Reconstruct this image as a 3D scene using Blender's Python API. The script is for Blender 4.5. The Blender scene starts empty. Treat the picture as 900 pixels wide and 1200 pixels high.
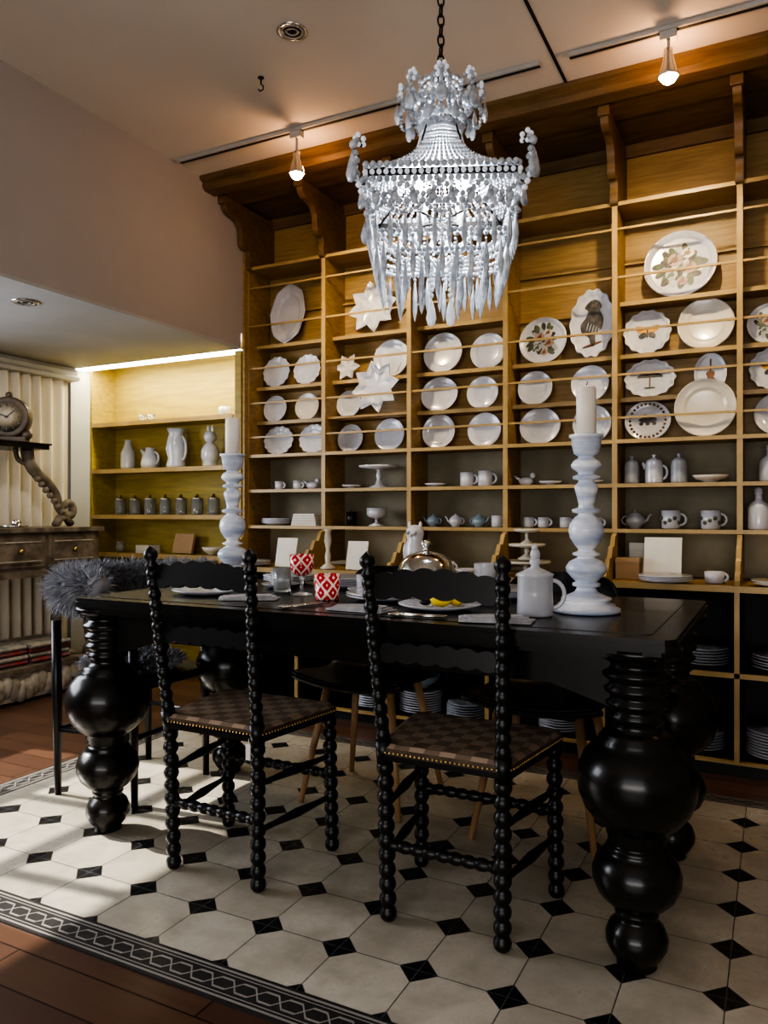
import bpy, math, random
from mathutils import Matrix, Vector
random.seed(7)
pi=math.pi
# ---------------------------------------------------------------- materials
MT={}
def mat(name,col,rough=.5,metal=0,var=None,scale=8,stretch=(1,1,1),bump=0,emit=None,es=0,trans=0,coat=0,spec=.5,sss=0):
    m=bpy.data.materials.new(name); m.use_nodes=True
    nt=m.node_tree; p=nt.nodes['Principled BSDF']
    p.inputs['Base Color'].default_value=(*col,1); p.inputs['Roughness'].default_value=rough
    p.inputs['Metallic'].default_value=metal
    p.inputs['Transmission Weight'].default_value=trans
    p.inputs['Coat Weight'].default_value=coat
    p.inputs['Specular IOR Level'].default_value=spec
    if sss: 
        p.inputs['Subsurface Weight'].default_value=sss; p.inputs['Subsurface Scale'].default_value=.02
    if emit: p.inputs['Emission Color'].default_value=(*emit,1); p.inputs['Emission Strength'].default_value=es
    tc=nt.nodes.new('ShaderNodeTexCoord'); mp=nt.nodes.new('ShaderNodeMapping')
    mp.inputs['Scale'].default_value=stretch
    nt.links.new(tc.outputs['Object'],mp.inputs[0])
    nz=nt.nodes.new('ShaderNodeTexNoise'); nz.inputs['Scale'].default_value=scale; nz.inputs['Detail'].default_value=5
    nt.links.new(mp.outputs[0],nz.inputs['Vector'])
    v=var if var else tuple(c*.88 for c in col)
    mx=nt.nodes.new('ShaderNodeMix'); mx.data_type='RGBA'
    mx.inputs[6].default_value=(*col,1); mx.inputs[7].default_value=(*v,1)
    rp=nt.nodes.new('ShaderNodeMapRange'); rp.inputs[1].default_value=.35; rp.inputs[2].default_value=.65
    nt.links.new(nz.outputs['Fac'],rp.inputs[0]); nt.links.new(rp.outputs[0],mx.inputs[0])
    nt.links.new(mx.outputs[2],p.inputs['Base Color'])
    if bump:
        b=nt.nodes.new('ShaderNodeBump'); b.inputs['Strength'].default_value=bump; b.inputs['Distance'].default_value=.01
        nt.links.new(nz.outputs['Fac'],b.inputs['Height']); nt.links.new(b.outputs[0],p.inputs['Normal'])
    MT[name]=m; return m
mat('gold_wood',(.345,.222,.078),.48,var=(.245,.152,.050),scale=5,stretch=(1.2,4,14),bump=.05)
mat('crown_wood',(.17,.102,.038),.5,var=(.11,.065,.025),scale=5,stretch=(1.2,6,10))
mat('gold_edge',(.42,.29,.115),.4,var=(.31,.21,.08),scale=6)
mat('dark_panel',(.22,.19,.125),.6,var=(.165,.14,.09))
mat('olive_panel',(.38,.32,.20),.6,var=(.31,.26,.16))
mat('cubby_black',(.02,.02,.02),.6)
mat('nook_wood',(.38,.29,.06),.5,var=(.29,.215,.045),scale=5,stretch=(1,4,10))
mat('black_lacquer',(.007,.0065,.006),.27,var=(.010,.009,.008),scale=20,coat=.08,spec=.35)
mat('black_paint',(.007,.007,.007),.36,spec=.4)
mat('wall_paint',(.38,.345,.32),.85,var=(.365,.33,.305),scale=2)
mat('ceiling_paint',(.62,.56,.49),.85,var=(.60,.54,.47),scale=2)
mat('nook_paint',(.42,.42,.41),.8,scale=2)
mat('porcelain',(.55,.56,.60),.2,coat=.4,var=(.47,.485,.53),scale=6)
mat('cream_china',(.58,.54,.46),.25,coat=.3)
mat('grey_china',(.34,.36,.39),.3)
mat('marble',(.80,.81,.84),.28,var=(.34,.41,.55),scale=6,stretch=(1,1,7))
mat('candle_wax',(.85,.80,.70),.45,sss=.3)
mat('leaf_ink',(.05,.07,.045),.5,var=(.10,.12,.07),scale=40)
mat('petal_ink',(.45,.31,.26),.5,var=(.30,.2,.16),scale=30)
mat('black_ink',(.02,.02,.02),.5,var=(.10,.09,.08),scale=50)
mat('orange_ink',(.62,.36,.05),.5,var=(.4,.18,.03),scale=30)
mat('brown_ink',(.10,.045,.022),.4,var=(.18,.08,.035),scale=20)
mat('clock_wood',(.06,.04,.028),.4,var=(.10,.07,.045),scale=20)
mat('lemon',(.85,.62,.02),.4)
mat('chrome',(.75,.72,.66),.2,metal=1)
mat('silver',(.72,.71,.69),.12,metal=1)
mat('brass',(.55,.38,.15),.3,metal=1)
mat('light_wood',(.38,.23,.115),.45,var=(.29,.17,.08),scale=8,stretch=(3,3,1))
mat('weathered',(.19,.155,.12),.75,var=(.08,.065,.05),scale=14,bump=.4)
mat('whitewash',(.45,.41,.35),.8,var=(.22,.20,.165),scale=16,bump=.5)
mat('curtain_cloth',(.66,.60,.50),.9,var=(.60,.55,.45),scale=3)
mat('fur_blue',(.225,.235,.27),.8,var=(.34,.355,.39),scale=30)
mat('bead',(.52,.55,.59),.3,var=(.27,.30,.34),scale=50,coat=.3)
mat('bead_glow',(.82,.86,.92),.2,coat=.5,emit=(.88,.93,1),es=.10)  # weak emission put into pale beads, imitating glow from the bulbs inside
mat('bulb_cool',(1,1,1),.3,emit=(.94,.96,1),es=30)
mat('bulb_warm',(1,.9,.7),.3,emit=(1,.76,.45),es=90)
mat('led_white',(1,1,1),.3,emit=(1,.93,.78),es=9)
mat('iron',(.02,.018,.016),.5,metal=.6)
mat('white_metal',(.42,.40,.37),.4)
mat('paper',(.70,.68,.62),.8)
mat('kraft',(.40,.26,.14),.8)
mat('red_cloth',(.28,.035,.035),.9,var=(.10,.10,.12),scale=16)
mat('grey_cloth',(.20,.20,.19),.9,var=(.40,.36,.30),scale=20)
mat('napkin',(.45,.45,.46),.9,var=(.30,.30,.33),scale=30)
mat('clock_face',(.40,.34,.25),.7,var=(.3,.25,.17),scale=10)
mat('blue_china',(.26,.34,.40),.35)
mat('green_plant',(.12,.17,.03),.6)
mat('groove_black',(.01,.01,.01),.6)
mat('jar_glass',(.9,.93,.93),.06,trans=.85)
# node helpers
def newmat(name):
    m=bpy.data.materials.new(name); m.use_nodes=True; MT[name]=m
    return m,m.node_tree,m.node_tree.nodes['Principled BSDF']
def mth(nt,op,a,b=None,c=None):
    n=nt.nodes.new('ShaderNodeMath'); n.operation=op
    for i,x in enumerate((a,b,c)):
        if x is None: continue
        if isinstance(x,(int,float)): n.inputs[i].default_value=x
        else: nt.links.new(x,n.inputs[i])
    return n.outputs[0]
def mixc(nt,f,a,b):
    n=nt.nodes.new('ShaderNodeMix'); n.data_type='RGBA'
    if isinstance(f,(int,float)): n.inputs[0].default_value=f
    else: nt.links.new(f,n.inputs[0])
    for i,x in ((6,a),(7,b)):
        if isinstance(x,tuple): n.inputs[i].default_value=(*x,1)
        else: nt.links.new(x,n.inputs[i])
    return n.outputs[2]
def objxyz(nt):
    tc=nt.nodes.new('ShaderNodeTexCoord'); s=nt.nodes.new('ShaderNodeSeparateXYZ')
    nt.links.new(tc.outputs['Object'],s.inputs[0]); return tc,s.outputs[0],s.outputs[1],s.outputs[2]
# octagon tile
m,nt,p=newmat('octagon_tile'); tc,x,y,z=objxyz(nt)
P=.214
def lat(c,o):
    u=mth(nt,'MULTIPLY',mth(nt,'ADD',c,o),1/P)
    fl=mth(nt,'FLOOR',u)
    f=mth(nt,'FRACT',mth(nt,'ADD',u,.5))
    return mth(nt,'ABSOLUTE',mth(nt,'SUBTRACT',f,.5)),fl
a,fa=lat(x,1.171+10*P); b,fb=lat(y,-1.625+20*P)
s=mth(nt,'ADD',a,b)
dot=mth(nt,'LESS_THAN',s,.222)
line=mth(nt,'MAXIMUM',mth(nt,'LESS_THAN',a,.007),mth(nt,'LESS_THAN',b,.007))
ring=mth(nt,'LESS_THAN',mth(nt,'ABSOLUTE',mth(nt,'SUBTRACT',s,.222)),.012)
nz=nt.nodes.new('ShaderNodeTexNoise'); nz.inputs['Scale'].default_value=6; nz.inputs['Detail'].default_value=9; nz.inputs['Roughness'].default_value=.7
nt.links.new(tc.outputs['Object'],nz.inputs['Vector'])
rp=nt.nodes.new('ShaderNodeMapRange'); rp.inputs[1].default_value=.38; rp.inputs[2].default_value=.62; nt.links.new(nz.outputs['Fac'],rp.inputs[0])
wn=nt.nodes.new('ShaderNodeTexWhiteNoise'); wn.noise_dimensions='2D'
cb=nt.nodes.new('ShaderNodeCombineXYZ'); nt.links.new(fa,cb.inputs[0]); nt.links.new(fb,cb.inputs[1]); nt.links.new(cb.outputs[0],wn.inputs['Vector'])
c1=mixc(nt,rp.outputs[0],(.60,.55,.46),(.42,.38,.305))
c1=mixc(nt,mth(nt,'MULTIPLY',wn.outputs['Value'],.45),c1,(.35,.31,.245))
c2=mixc(nt,line,c1,(.10,.09,.08))
c2=mixc(nt,ring,c2,(.10,.09,.08))
c3=mixc(nt,dot,c2,mixc(nt,line,(.014,.014,.016),(.08,.08,.08)))
nt.links.new(c3,p.inputs['Base Color'])
nt.links.new(mth(nt,'MULTIPLY_ADD',nz.outputs['Fac'],.25,.17),p.inputs['Roughness'])
def border(name,along,across,a0,w):
    m,nt,p=newmat(name); tc,x,y,z=objxyz(nt)
    al=x if along=='x' else y; ac=x if across=='x' else y
    t=mth(nt,'MULTIPLY',mth(nt,'SUBTRACT',ac,a0),1/w)
    c=mth(nt,'SUBTRACT',t,.5); ca=mth(nt,'ABSOLUTE',c)
    edge=mth(nt,'MULTIPLY',mth(nt,'GREATER_THAN',ca,.27),mth(nt,'LESS_THAN',ca,.30))
    edge2=mth(nt,'MULTIPLY',mth(nt,'GREATER_THAN',ca,.36),mth(nt,'LESS_THAN',ca,.42))
    tri=mth(nt,'ABSOLUTE',mth(nt,'SUBTRACT',mth(nt,'FRACT',mth(nt,'MULTIPLY',al,1/.062)),.5))
    tri=mth(nt,'MINIMUM',mth(nt,'MULTIPLY',tri,.7),.16)
    ch=mth(nt,'LESS_THAN',mth(nt,'ABSOLUTE',mth(nt,'SUBTRACT',ca,tri)),.028)
    f=mth(nt,'MAXIMUM',mth(nt,'MAXIMUM',edge,edge2),ch)
    nt.links.new(mixc(nt,f,(.035,.032,.032),(.30,.28,.25)),p.inputs['Base Color']); p.inputs['Roughness'].default_value=.4
border('border_tile_x','x','y',1.325,.11)
border('border_tile_xb','x','y',3.07,.08)
border('border_tile_y','y','x',-2.71,.11)
# plank floor
m,nt,p=newmat('plank_floor'); tc,x,y,z=objxyz(nt)
br=nt.nodes.new('ShaderNodeTexBrick'); nt.links.new(tc.outputs['Object'],br.inputs['Vector'])
br.inputs['Scale'].default_value=1; br.inputs['Brick Width'].default_value=1.1; br.inputs['Row Height'].default_value=.115
br.inputs['Mortar Size'].default_value=.0025; br.inputs['Color1'].default_value=(.155,.078,.045,1); br.inputs['Color2'].default_value=(.080,.041,.026,1)
br.inputs['Mortar'].default_value=(.012,.007,.005,1)
mp=nt.nodes.new('ShaderNodeMapping'); mp.inputs['Scale'].default_value=(2,30,1); nt.links.new(tc.outputs['Object'],mp.inputs[0])
nz=nt.nodes.new('ShaderNodeTexNoise'); nz.inputs['Scale'].default_value=2; nt.links.new(mp.outputs[0],nz.inputs['Vector'])
nt.links.new(mixc(nt,mth(nt,'MULTIPLY',nz.outputs['Fac'],.5),br.outputs['Color'],(.045,.022,.015)),p.inputs['Base Color'])
p.inputs['Roughness'].default_value=.33
# woven seat
m,nt,p=newmat('woven_seat'); tc,x,y,z=objxyz(nt)
ck=nt.nodes.new('ShaderNodeTexChecker'); ck.inputs['Scale'].default_value=24
cb=nt.nodes.new('ShaderNodeCombineXYZ'); nt.links.new(x,cb.inputs[0]); nt.links.new(y,cb.inputs[1]); cb.inputs[2].default_value=.01
nt.links.new(cb.outputs[0],ck.inputs['Vector'])
ck.inputs['Color1'].default_value=(.38,.28,.20,1); ck.inputs['Color2'].default_value=(.21,.155,.115,1)
nt.links.new(ck.outputs['Color'],p.inputs['Base Color']); p.inputs['Roughness'].default_value=.42
wv=nt.nodes.new('ShaderNodeTexNoise'); wv.inputs['Scale'].default_value=120; nt.links.new(tc.outputs['Object'],wv.inputs['Vector'])
bp_=nt.nodes.new('ShaderNodeBump'); bp_.inputs['Strength'].default_value=.3; bp_.inputs['Distance'].default_value=.004
nt.links.new(mth(nt,'ADD',wv.outputs['Fac'],ck.outputs['Fac']),bp_.inputs['Height']); nt.links.new(bp_.outputs[0],p.inputs['Normal'])
# ikat cup: diamonds
m,nt,p=newmat('ikat_red'); tc,x,y,z=objxyz(nt)
ang=mth(nt,'ARCTAN2',y,x)
w1=mth(nt,'ABSOLUTE',mth(nt,'SUBTRACT',mth(nt,'FRACT',mth(nt,'MULTIPLY',ang,6/(2*pi))),.5))
w2=mth(nt,'ABSOLUTE',mth(nt,'SUBTRACT',mth(nt,'FRACT',mth(nt,'MULTIPLY',z,21)),.5))
nn=nt.nodes.new('ShaderNodeTexNoise'); nn.inputs['Scale'].default_value=90; nt.links.new(tc.outputs['Object'],nn.inputs['Vector'])
dd=mth(nt,'ADD',mth(nt,'ADD',w1,w2),mth(nt,'MULTIPLY',nn.outputs['Fac'],.18))
ff=mth(nt,'GREATER_THAN',mth(nt,'FRACT',mth(nt,'MULTIPLY',dd,2.0)),.42)
nt.links.new(mixc(nt,ff,(.82,.72,.64),(.58,.008,.02)),p.inputs['Base Color']); p.inputs['Roughness'].default_value=.12
# ---------------------------------------------------------------- mesh builder
I4=Matrix.Identity(4)
def T(x,y,z): return Matrix.Translation((x,y,z))
def R(a,ax): return Matrix.Rotation(math.radians(a),4,ax)
def align(p,q):
    p=Vector(p); q=Vector(q); return T(*p)@(q-p).to_track_quat('Z','Y').to_matrix().to_4x4()
YZ=Matrix(((0,0,1,0),(1,0,0,0),(0,1,0,0),(0,0,0,1)))
XZ=R(90,'X')
class B:
    def __init__(s): s.v=[];s.f=[];s.mi=[];s.sm=[];s.ms=[]
    def add(s,vs,fs,m,smooth=False,M=None):
        if m not in s.ms: s.ms.append(m)
        k=s.ms.index(m); o=len(s.v)
        if M is None: s.v+= [tuple(v) for v in vs]
        else: s.v+=[tuple(M@Vector(v)) for v in vs]
        for f in fs: s.f.append(tuple(i+o for i in f)); s.mi.append(k); s.sm.append(smooth)
    def box(s,x0,x1,y0,y1,z0,z1,m,M=None):
        s.add([(x0,y0,z0),(x1,y0,z0),(x1,y1,z0),(x0,y1,z0),(x0,y0,z1),(x1,y0,z1),(x1,y1,z1),(x0,y1,z1)],
              [(0,3,2,1),(4,5,6,7),(0,1,5,4),(1,2,6,5),(2,3,7,6),(3,0,4,7)],m,False,M)
    def lathe(s,prof,m,seg=28,M=None,fn=None,smooth=True):
        vs=[];fs=[];n=len(prof)
        for r,z in prof:
            for i in range(seg):
                a=2*pi*i/seg; k=fn(a,r) if fn else 1
                vs.append((r*k*math.cos(a),r*k*math.sin(a),z))
        for j in range(n-1):
            for i in range(seg):
                i2=(i+1)%seg
                fs.append((j*seg+i,j*seg+i2,(j+1)*seg+i2,(j+1)*seg+i))
        fs.append(tuple(range(seg-1,-1,-1)))
        fs.append(tuple((n-1)*seg+i for i in range(seg)))
        s.add(vs,fs,m,smooth,M)
    def ball(s,c,r,m,seg=10,rings=7,sc=(1,1,1),M=None):
        vs=[(0,0,-r*sc[2])];fs=[]
        for j in range(1,rings):
            t=-pi/2+pi*j/rings
            for i in range(seg):
                a=2*pi*i/seg; vs.append((r*sc[0]*math.cos(t)*math.cos(a),r*sc[1]*math.cos(t)*math.sin(a),r*sc[2]*math.sin(t)))
        vs.append((0,0,r*sc[2])); L=len(vs)-1
        for i in range(seg):
            i2=(i+1)%seg
            fs.append((0,1+i2,1+i)); fs.append((L,L-seg+i,L-seg+i2))
            for j in range(rings-2): fs.append((1+j*seg+i,1+j*seg+i2,1+(j+1)*seg+i2,1+(j+1)*seg+i))
        MM=T(*c) if M is None else M@T(*c)
        s.add(vs,fs,m,True,MM)
    def tube(s,pts,rad,m,seg=10,M=None):
        pts=[Vector(p) for p in pts]; n=len(pts)
        if not isinstance(rad,(list,tuple)): rad=[rad]*n
        vs=[];fs=[]; up=None
        for j,p in enumerate(pts):
            d=(pts[min(j+1,n-1)]-pts[max(j-1,0)]).normalized()
            if up is None:
                up=Vector((0,0,1)) if abs(d.z)<.9 else Vector((1,0,0))
            u=(up-d*up.dot(d)).normalized(); w=d.cross(u); up=u
            for i in range(seg):
                a=2*pi*i/seg; vs.append(p+u*rad[j]*math.cos(a)+w*rad[j]*math.sin(a))
        for j in range(n-1):
            for i in range(seg):
                i2=(i+1)%seg; fs.append((j*seg+i,j*seg+i2,(j+1)*seg+i2,(j+1)*seg+i))
        fs.append(tuple(range(seg-1,-1,-1))); fs.append(tuple((n-1)*seg+i for i in range(seg)))
        s.add(vs,fs,m,True,M)
    def prism(s,poly,d,m,M=None,smooth=False,z0=0):
        n=len(poly); vs=[(p[0],p[1],z0) for p in poly]+[(p[0],p[1],z0+d) for p in poly]
        fs=[tuple(range(n-1,-1,-1)),tuple(range(n,2*n))]
        for i in range(n): fs.append((i,(i+1)%n,n+(i+1)%n,n+i))
        s.add(vs,fs,m,smooth,M)
    def obj(s,name,loc=(0,0,0),rot=(0,0,0),parent=None,bevel=0):
        me=bpy.data.meshes.new(name); me.from_pydata([tuple(v) for v in s.v],[],s.f)
        for k in s.ms: me.materials.append(MT[k])
        me.polygons.foreach_set('material_index',s.mi); me.polygons.foreach_set('use_smooth',s.sm)
        me.validate(); me.update()
        import bmesh
        bm=bmesh.new(); bm.from_mesh(me); bmesh.ops.recalc_face_normals(bm,faces=bm.faces); bm.to_mesh(me); bm.free()
        return place(me,name,loc,rot,parent,bevel)
def place(me,name,loc=(0,0,0),rot=(0,0,0),parent=None,bevel=0):
    o=bpy.data.objects.new(name,me); bpy.context.scene.collection.objects.link(o)
    o.location=loc; o.rotation_euler=[math.radians(a) for a in rot]
    if parent: o.parent=parent
    if bevel:
        md=o.modifiers.new('bevel','BEVEL'); md.width=bevel; md.segments=2; md.limit_method='ANGLE'
    return o
def cr(pts,n=6,closed=False):
    out=[];N=len(pts)
    for i in range(N if closed else N-1):
        g=lambda k: pts[k%N] if closed else pts[max(0,min(N-1,k))]
        p0,p1,p2,p3=g(i-1),g(i),g(i+1),g(i+2)
        for j in range(n):
            t=j/n; out.append(tuple(.5*((2*b)+(-a+c)*t+(2*a-5*b+4*c-d)*t*t+(-a+3*b-3*c+d)*t**3) for a,b,c,d in zip(p0,p1,p2,p3)))
    if not closed: out.append(tuple(pts[-1]))
    return out
def simple(name,*a,bevel=0):
    b=B(); b.box(*a); return b.obj(name,bevel=bevel)
# ---------------------------------------------------------------- room
XL,ZC=-2.80,2.90
simple('floor',-4.4,2.5,-2.7,4.1,-.1,0,'plank_floor')
b=B(); b.box(-2.60,2.0,1.435,3.07,0.0,.004,'octagon_tile')
b.box(-2.71,2.0,1.325,1.435,0,.005,'border_tile_x'); b.box(-2.71,2.0,3.07,3.15,0,.005,'border_tile_xb')
b.box(-2.71,-2.60,1.435,3.07,0,.005,'border_tile_y'); b.obj('floor_tile_inlay')
simple('ceiling',-2.8,2.5,-2.7,4.1,ZC,ZC+.1,'ceiling_paint')
b=B(); b.box(-4.4,XL,-2.7,3.62,2.04,3.0,'wall_paint'); b.box(-4.4,XL,-2.7,3.62,2.025,2.04,'nook_paint'); b.box(-4.4,XL,3.62,4.1,2.12,3.0,'wall_paint'); b.obj('wall_left_bulkhead')
simple('wall_back',-4.4,2.5,4.0,4.1,0,3.0,'wall_paint')
simple('wall_right',2.4,2.5,-2.7,4.0,0,2.9,'wall_paint')
b=B() # nook outer wall with window
b.box(-4.4,-4.28,-2.7,.2,0,2.03,'nook_paint'); b.box(-4.4,-4.28,2.25,4.0,0,2.03,'nook_paint')
b.box(-4.4,-4.28,.2,2.25,0,.9,'nook_paint'); b.box(-4.4,-4.28,.2,2.25,1.98,2.03,'nook_paint'); b.obj('wall_nook_left')
b=B()
for yy in (.2,.7,1.2,1.7,2.2): b.box(-4.36,-4.31,yy,yy+.05,.9,1.98,'white_metal')
for zz in (.9,1.25,1.6,1.94): b.box(-4.355,-4.315,.2,2.25,zz,zz+.04,'white_metal')
b.obj('window_1')
b=B()
b.box(-4.4,-1.8,-2.7,-2.6,0,2.9,'wall_paint'); b.box(1.6,2.4,-2.7,-2.6,0,2.9,'wall_paint')
b.box(-1.8,1.6,-2.7,-2.6,0,.5,'wall_paint'); b.box(-1.8,1.6,-2.7,-2.6,2.5,2.9,'wall_paint'); b.obj('wall_front')
b=B()
for xx in (-1.8,-.68,.44,1.55): b.box(xx,xx+.05,-2.67,-2.63,.5,2.5,'iron')
for zz in (.5,2.46): b.box(-1.8,1.6,-2.67,-2.63,zz,zz+.04,'iron')
b.obj('window_2')
b=B(); b.box(-.808,-.796,-2.6,3.27,ZC-.004,ZC+.001,'groove_black'); b.obj('trim_1')
# lighting track
b=B(); b.box(-2.76,-.86,3.05,3.085,ZC-.018,ZC-.001,'white_metal'); b.box(-.74,1.8,3.05,3.085,ZC-.018,ZC-.001,'white_metal')
b.box(-2.76,-.86,3.060,3.075,ZC-.0195,ZC-.017,'groove_black'); b.box(-.74,1.8,3.060,3.075,ZC-.0195,ZC-.017,'groove_black'); b.obj('light_track')
def spot_fixture(x,z,tgt,power):
    b=B(); b.box(-.03,.03,-.016,.016,ZC-z-.05,ZC-z-.0197,'white_metal')
    b.lathe([(.006,.05),(.006,ZC-z-.04)],'white_metal',10)
    b.lathe([(.017,.075),(.018,.05),(.022,.03),(.036,-.02),(.040,-.032),(.036,-.032),(.030,-.015),(.018,.03)],'chrome',24)
    b.ball((0,0,-.024),.032,'bulb_warm',12,8)
    b.obj('track_spotlight',(x,3.067,z))
    L=bpy.data.lights.new('spot_beam','SPOT'); L.energy=power; L.color=(1,.79,.49); L.spot_size=math.radians(100); L.spot_blend=1.0; L.shadow_soft_size=.03
    o=bpy.data.objects.new('track_spot_beam',L); bpy.context.scene.collection.objects.link(o)
    o.location=(x,3.067,z-.07); o.rotation_euler=(Vector(tgt)-o.location).to_track_quat('-Z','Y').to_euler()
    L=bpy.data.lights.new('spot_glow','POINT'); L.energy=3.0; L.color=(1,.52,.24); L.shadow_soft_size=.02
    o=bpy.data.objects.new('track_spot_glow',L); bpy.context.scene.collection.objects.link(o); o.location=(x,3.135,z+.02)
spot_fixture(-2.04,2.71,(-1.9,3.85,1.85),46)
spot_fixture(-.367,2.74,(-.55,3.85,1.85),50)
spot_fixture(.95,2.74,(.9,3.85,1.6),32)
def downlight(x,y,z):
    b=B(); b.lathe([(.0001,-.001),(.058,-.001),(.060,-.004),(.050,-.006),(.047,-.003),(.0001,-.002)],'silver',32)
    for i in range(4): b.lathe([(.042-.010*i,-.0025),(.042-.010*i,-.006),(.038-.010*i,-.006),(.038-.010*i,-.0025)],'groove_black' if i%2 else 'white_metal',24)
    b.obj('recessed_downlight',(x,y,z))
downlight(-1.644,2.44,ZC); downlight(-3.04,2.36,2.025)
b=B(); b.lathe([(.012,0),(.014,-.004),(.004,-.006),(.003,-.03)],'iron',12); b.tube([(0,0,-.03),(.012,0,-.04),(.010,0,-.055),(-.004,0,-.058),(-.012,0,-.048)],.003,'iron',6); b.obj('ceiling_hook',(-1.936,2.64,ZC))
# ---------------------------------------------------------------- shelving wall
DX=[-2.797+.53*i for i in range(10)]
XR=DX[-1]; YS,YB,YC,YR=3.68,3.90,3.40,3.765
SH=[.99,1.20,1.405,1.605,1.81,2.06,2.285,2.51]
b=B()
b.box(XL,XR,YB,4.0,1.405,2.86,'gold_wood'); b.box(XL,XR,YB,4.0,.76,.99,'olive_panel'); b.box(XL,XR,YB,4.0,.99,1.405,'dark_panel')
for i,x in enumerate(DX):
    b.box(x-.010,x+.010,YS+.004,YB,.79,2.52,'gold_wood'); b.box(x-.012,x+.012,YS-.006,YS+.004,.99,2.53,'gold_edge')
for z in SH[:3]+[2.51]:
    b.box(XL,XR,YS,YB,z-.014,z,'gold_wood'); b.box(XL,XR,YS-.008,YS,z-.016,z+.002,'gold_edge')
for z in SH[3:6]:
    if z==2.06:
        b.box(XL,DX[3],YR,YB,z-.012,z,'gold_wood'); b.box(DX[4],XR,YR,YB,z-.012,z,'gold_wood')
        b.box(XL,DX[3],YR-.006,YR,z-.014,z+.006,'gold_edge'); b.box(DX[4],XR,YR-.006,YR,z-.014,z+.006,'gold_edge')
        b.box(DX[3],DX[4],YB-.02,YB,z-.012,z,'gold_wood')
    else:
        b.box(XL,XR,YR,YB,z-.012,z,'gold_wood'); b.box(XL,XR,YR-.006,YR,z-.014,z+.006,'gold_edge')
b.box(DX[1],DX[2],3.705,YR,1.593,1.605,'gold_wood')
b.box(XL,XR,YB-.02,YB,2.275,2.285,'gold_wood')
for z in SH[2:]:
    if z==2.51: continue
    b.box(XL,XR,YS+.004,YS+.013,z+.10,z+.110,'gold_edge')
b.obj('shelf_unit_upper')
# crown
b=B(); prof=[(3.98,2.86),(3.60,2.86),(3.58,2.845),(3.40,2.845),(3.38,2.83),(3.30,2.83),(3.28,2.85),(3.285,2.87),(3.26,2.88),(3.26,2.90),(3.98,2.90)]
b.prism(prof,XR-XL,'crown_wood',YZ,z0=XL); b.box(XL,XR,3.88,3.90,2.80,2.86,'crown_wood'); b.obj('trim_crown')
bp=[(3.90,2.845),(3.43,2.845),(3.43,2.80),(3.44,2.775),(3.47,2.755),(3.51,2.75),(3.55,2.735),(3.575,2.70),(3.58,2.655),(3.585,2.62),(3.61,2.60),(3.64,2.60),(3.65,2.57),(3.645,2.53),(3.655,2.50),(3.675,2.495)]
bpl=[bp[0]]+cr(bp[1:],4)+[(3.69,2.52),(3.90,2.52)]
b=B()
for x in [DX[0]+.022]+DX[1:]:
    b.prism(bpl,.036,'crown_wood',YZ,z0=x-.018)
    b.prism([(3.41,2.80),(3.435,2.80),(3.435,2.845),(3.41,2.845)],.05,'crown_wood',YZ,z0=x-.025)
b.obj('trim_bracket',bevel=.003)
# lower cabinet
b=B()
b.box(XL,XR,YC+.01,3.90,.745,.765,'gold_wood'); b.box(XL,XR,YC-.005,YC+.01,.745,.770,'gold_edge')
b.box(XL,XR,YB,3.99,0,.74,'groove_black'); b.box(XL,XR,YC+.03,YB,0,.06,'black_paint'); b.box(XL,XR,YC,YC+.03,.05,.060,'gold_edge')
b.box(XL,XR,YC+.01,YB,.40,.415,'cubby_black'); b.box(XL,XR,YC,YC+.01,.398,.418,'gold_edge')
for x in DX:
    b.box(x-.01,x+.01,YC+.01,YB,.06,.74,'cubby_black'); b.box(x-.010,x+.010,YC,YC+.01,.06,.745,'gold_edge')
    w=[(3.70,.765),(3.43,.765),(3.425,.79)]
    n=24
    for k in range(n+1):
        t=k/n; yy=3.43+(3.66-3.43)*t; zz=.79+.17*t+.012*math.sin(t*pi*7); w.append((yy,zz))
    w+=[(3.672,.97),(3.672,.785),(3.70,.785)]
    b.prism(w,.02,'gold_edge',YZ,z0=x-.01)
b.obj('shelf_unit_lower_cabinet')
# nook shelf
b=B(); NY=3.76
b.box(-4.2,XL-.005,3.97,4.0,0,2.12,'nook_wood'); b.box(-4.2,-4.17,NY,3.97,0,2.12,'nook_wood'); b.box(XL-.05,XL-.006,3.63,3.97,0,2.02,'nook_wood')
for z in (1.67,1.356,1.05,.795,.45): b.box(-4.17,XL-.05,NY,3.97,z-.022,z,'nook_wood'); b.box(-4.17,XL-.05,NY-.006,NY,z-.026,z+.002,'gold_edge')
b.obj('shelf_unit_nook')
b=B(); b.box(-4.22,XL-.06,3.625,3.75,2.030,2.045,'led_white'); b.obj('led_light_strip')
simple('wall_nook_pilaster',-4.28,-4.19,3.60,3.76,0,2.02,'nook_paint')
simple('trim_endpanel',XL-.004,XL+.012,3.64,3.99,0,2.84,'gold_wood')
# ---------------------------------------------------------------- curtain
b=B(); vs=[];fs=[];n=150
for j,zz in enumerate((.12,.7,1.3,1.93)):
    for i in range(n+1):
        yy=2.35+1.22*i/n; t=i/n
        a=(.022+.012*(3-j)/3)*math.sin(t*2*pi*15+.4*math.sin(t*17)+.1*j)
        vs.append((-4.18+a,yy,zz))
for j in range(3):
    for i in range(n): fs.append((j*(n+1)+i,j*(n+1)+i+1,(j+1)*(n+1)+i+1,(j+1)*(n+1)+i))
b.add(vs,fs,'curtain_cloth',True); b.obj('curtain')
b=B(); b.prism([(-4.27,1.93),(-4.10,1.93),(-4.09,1.95),(-4.12,1.97),(-4.11,1.99),(-4.14,2.02),(-4.27,2.02)],1.24,'nook_paint',R(90,'X'),z0=-3.59); b.obj('trim_curtain_cornice')
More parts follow.
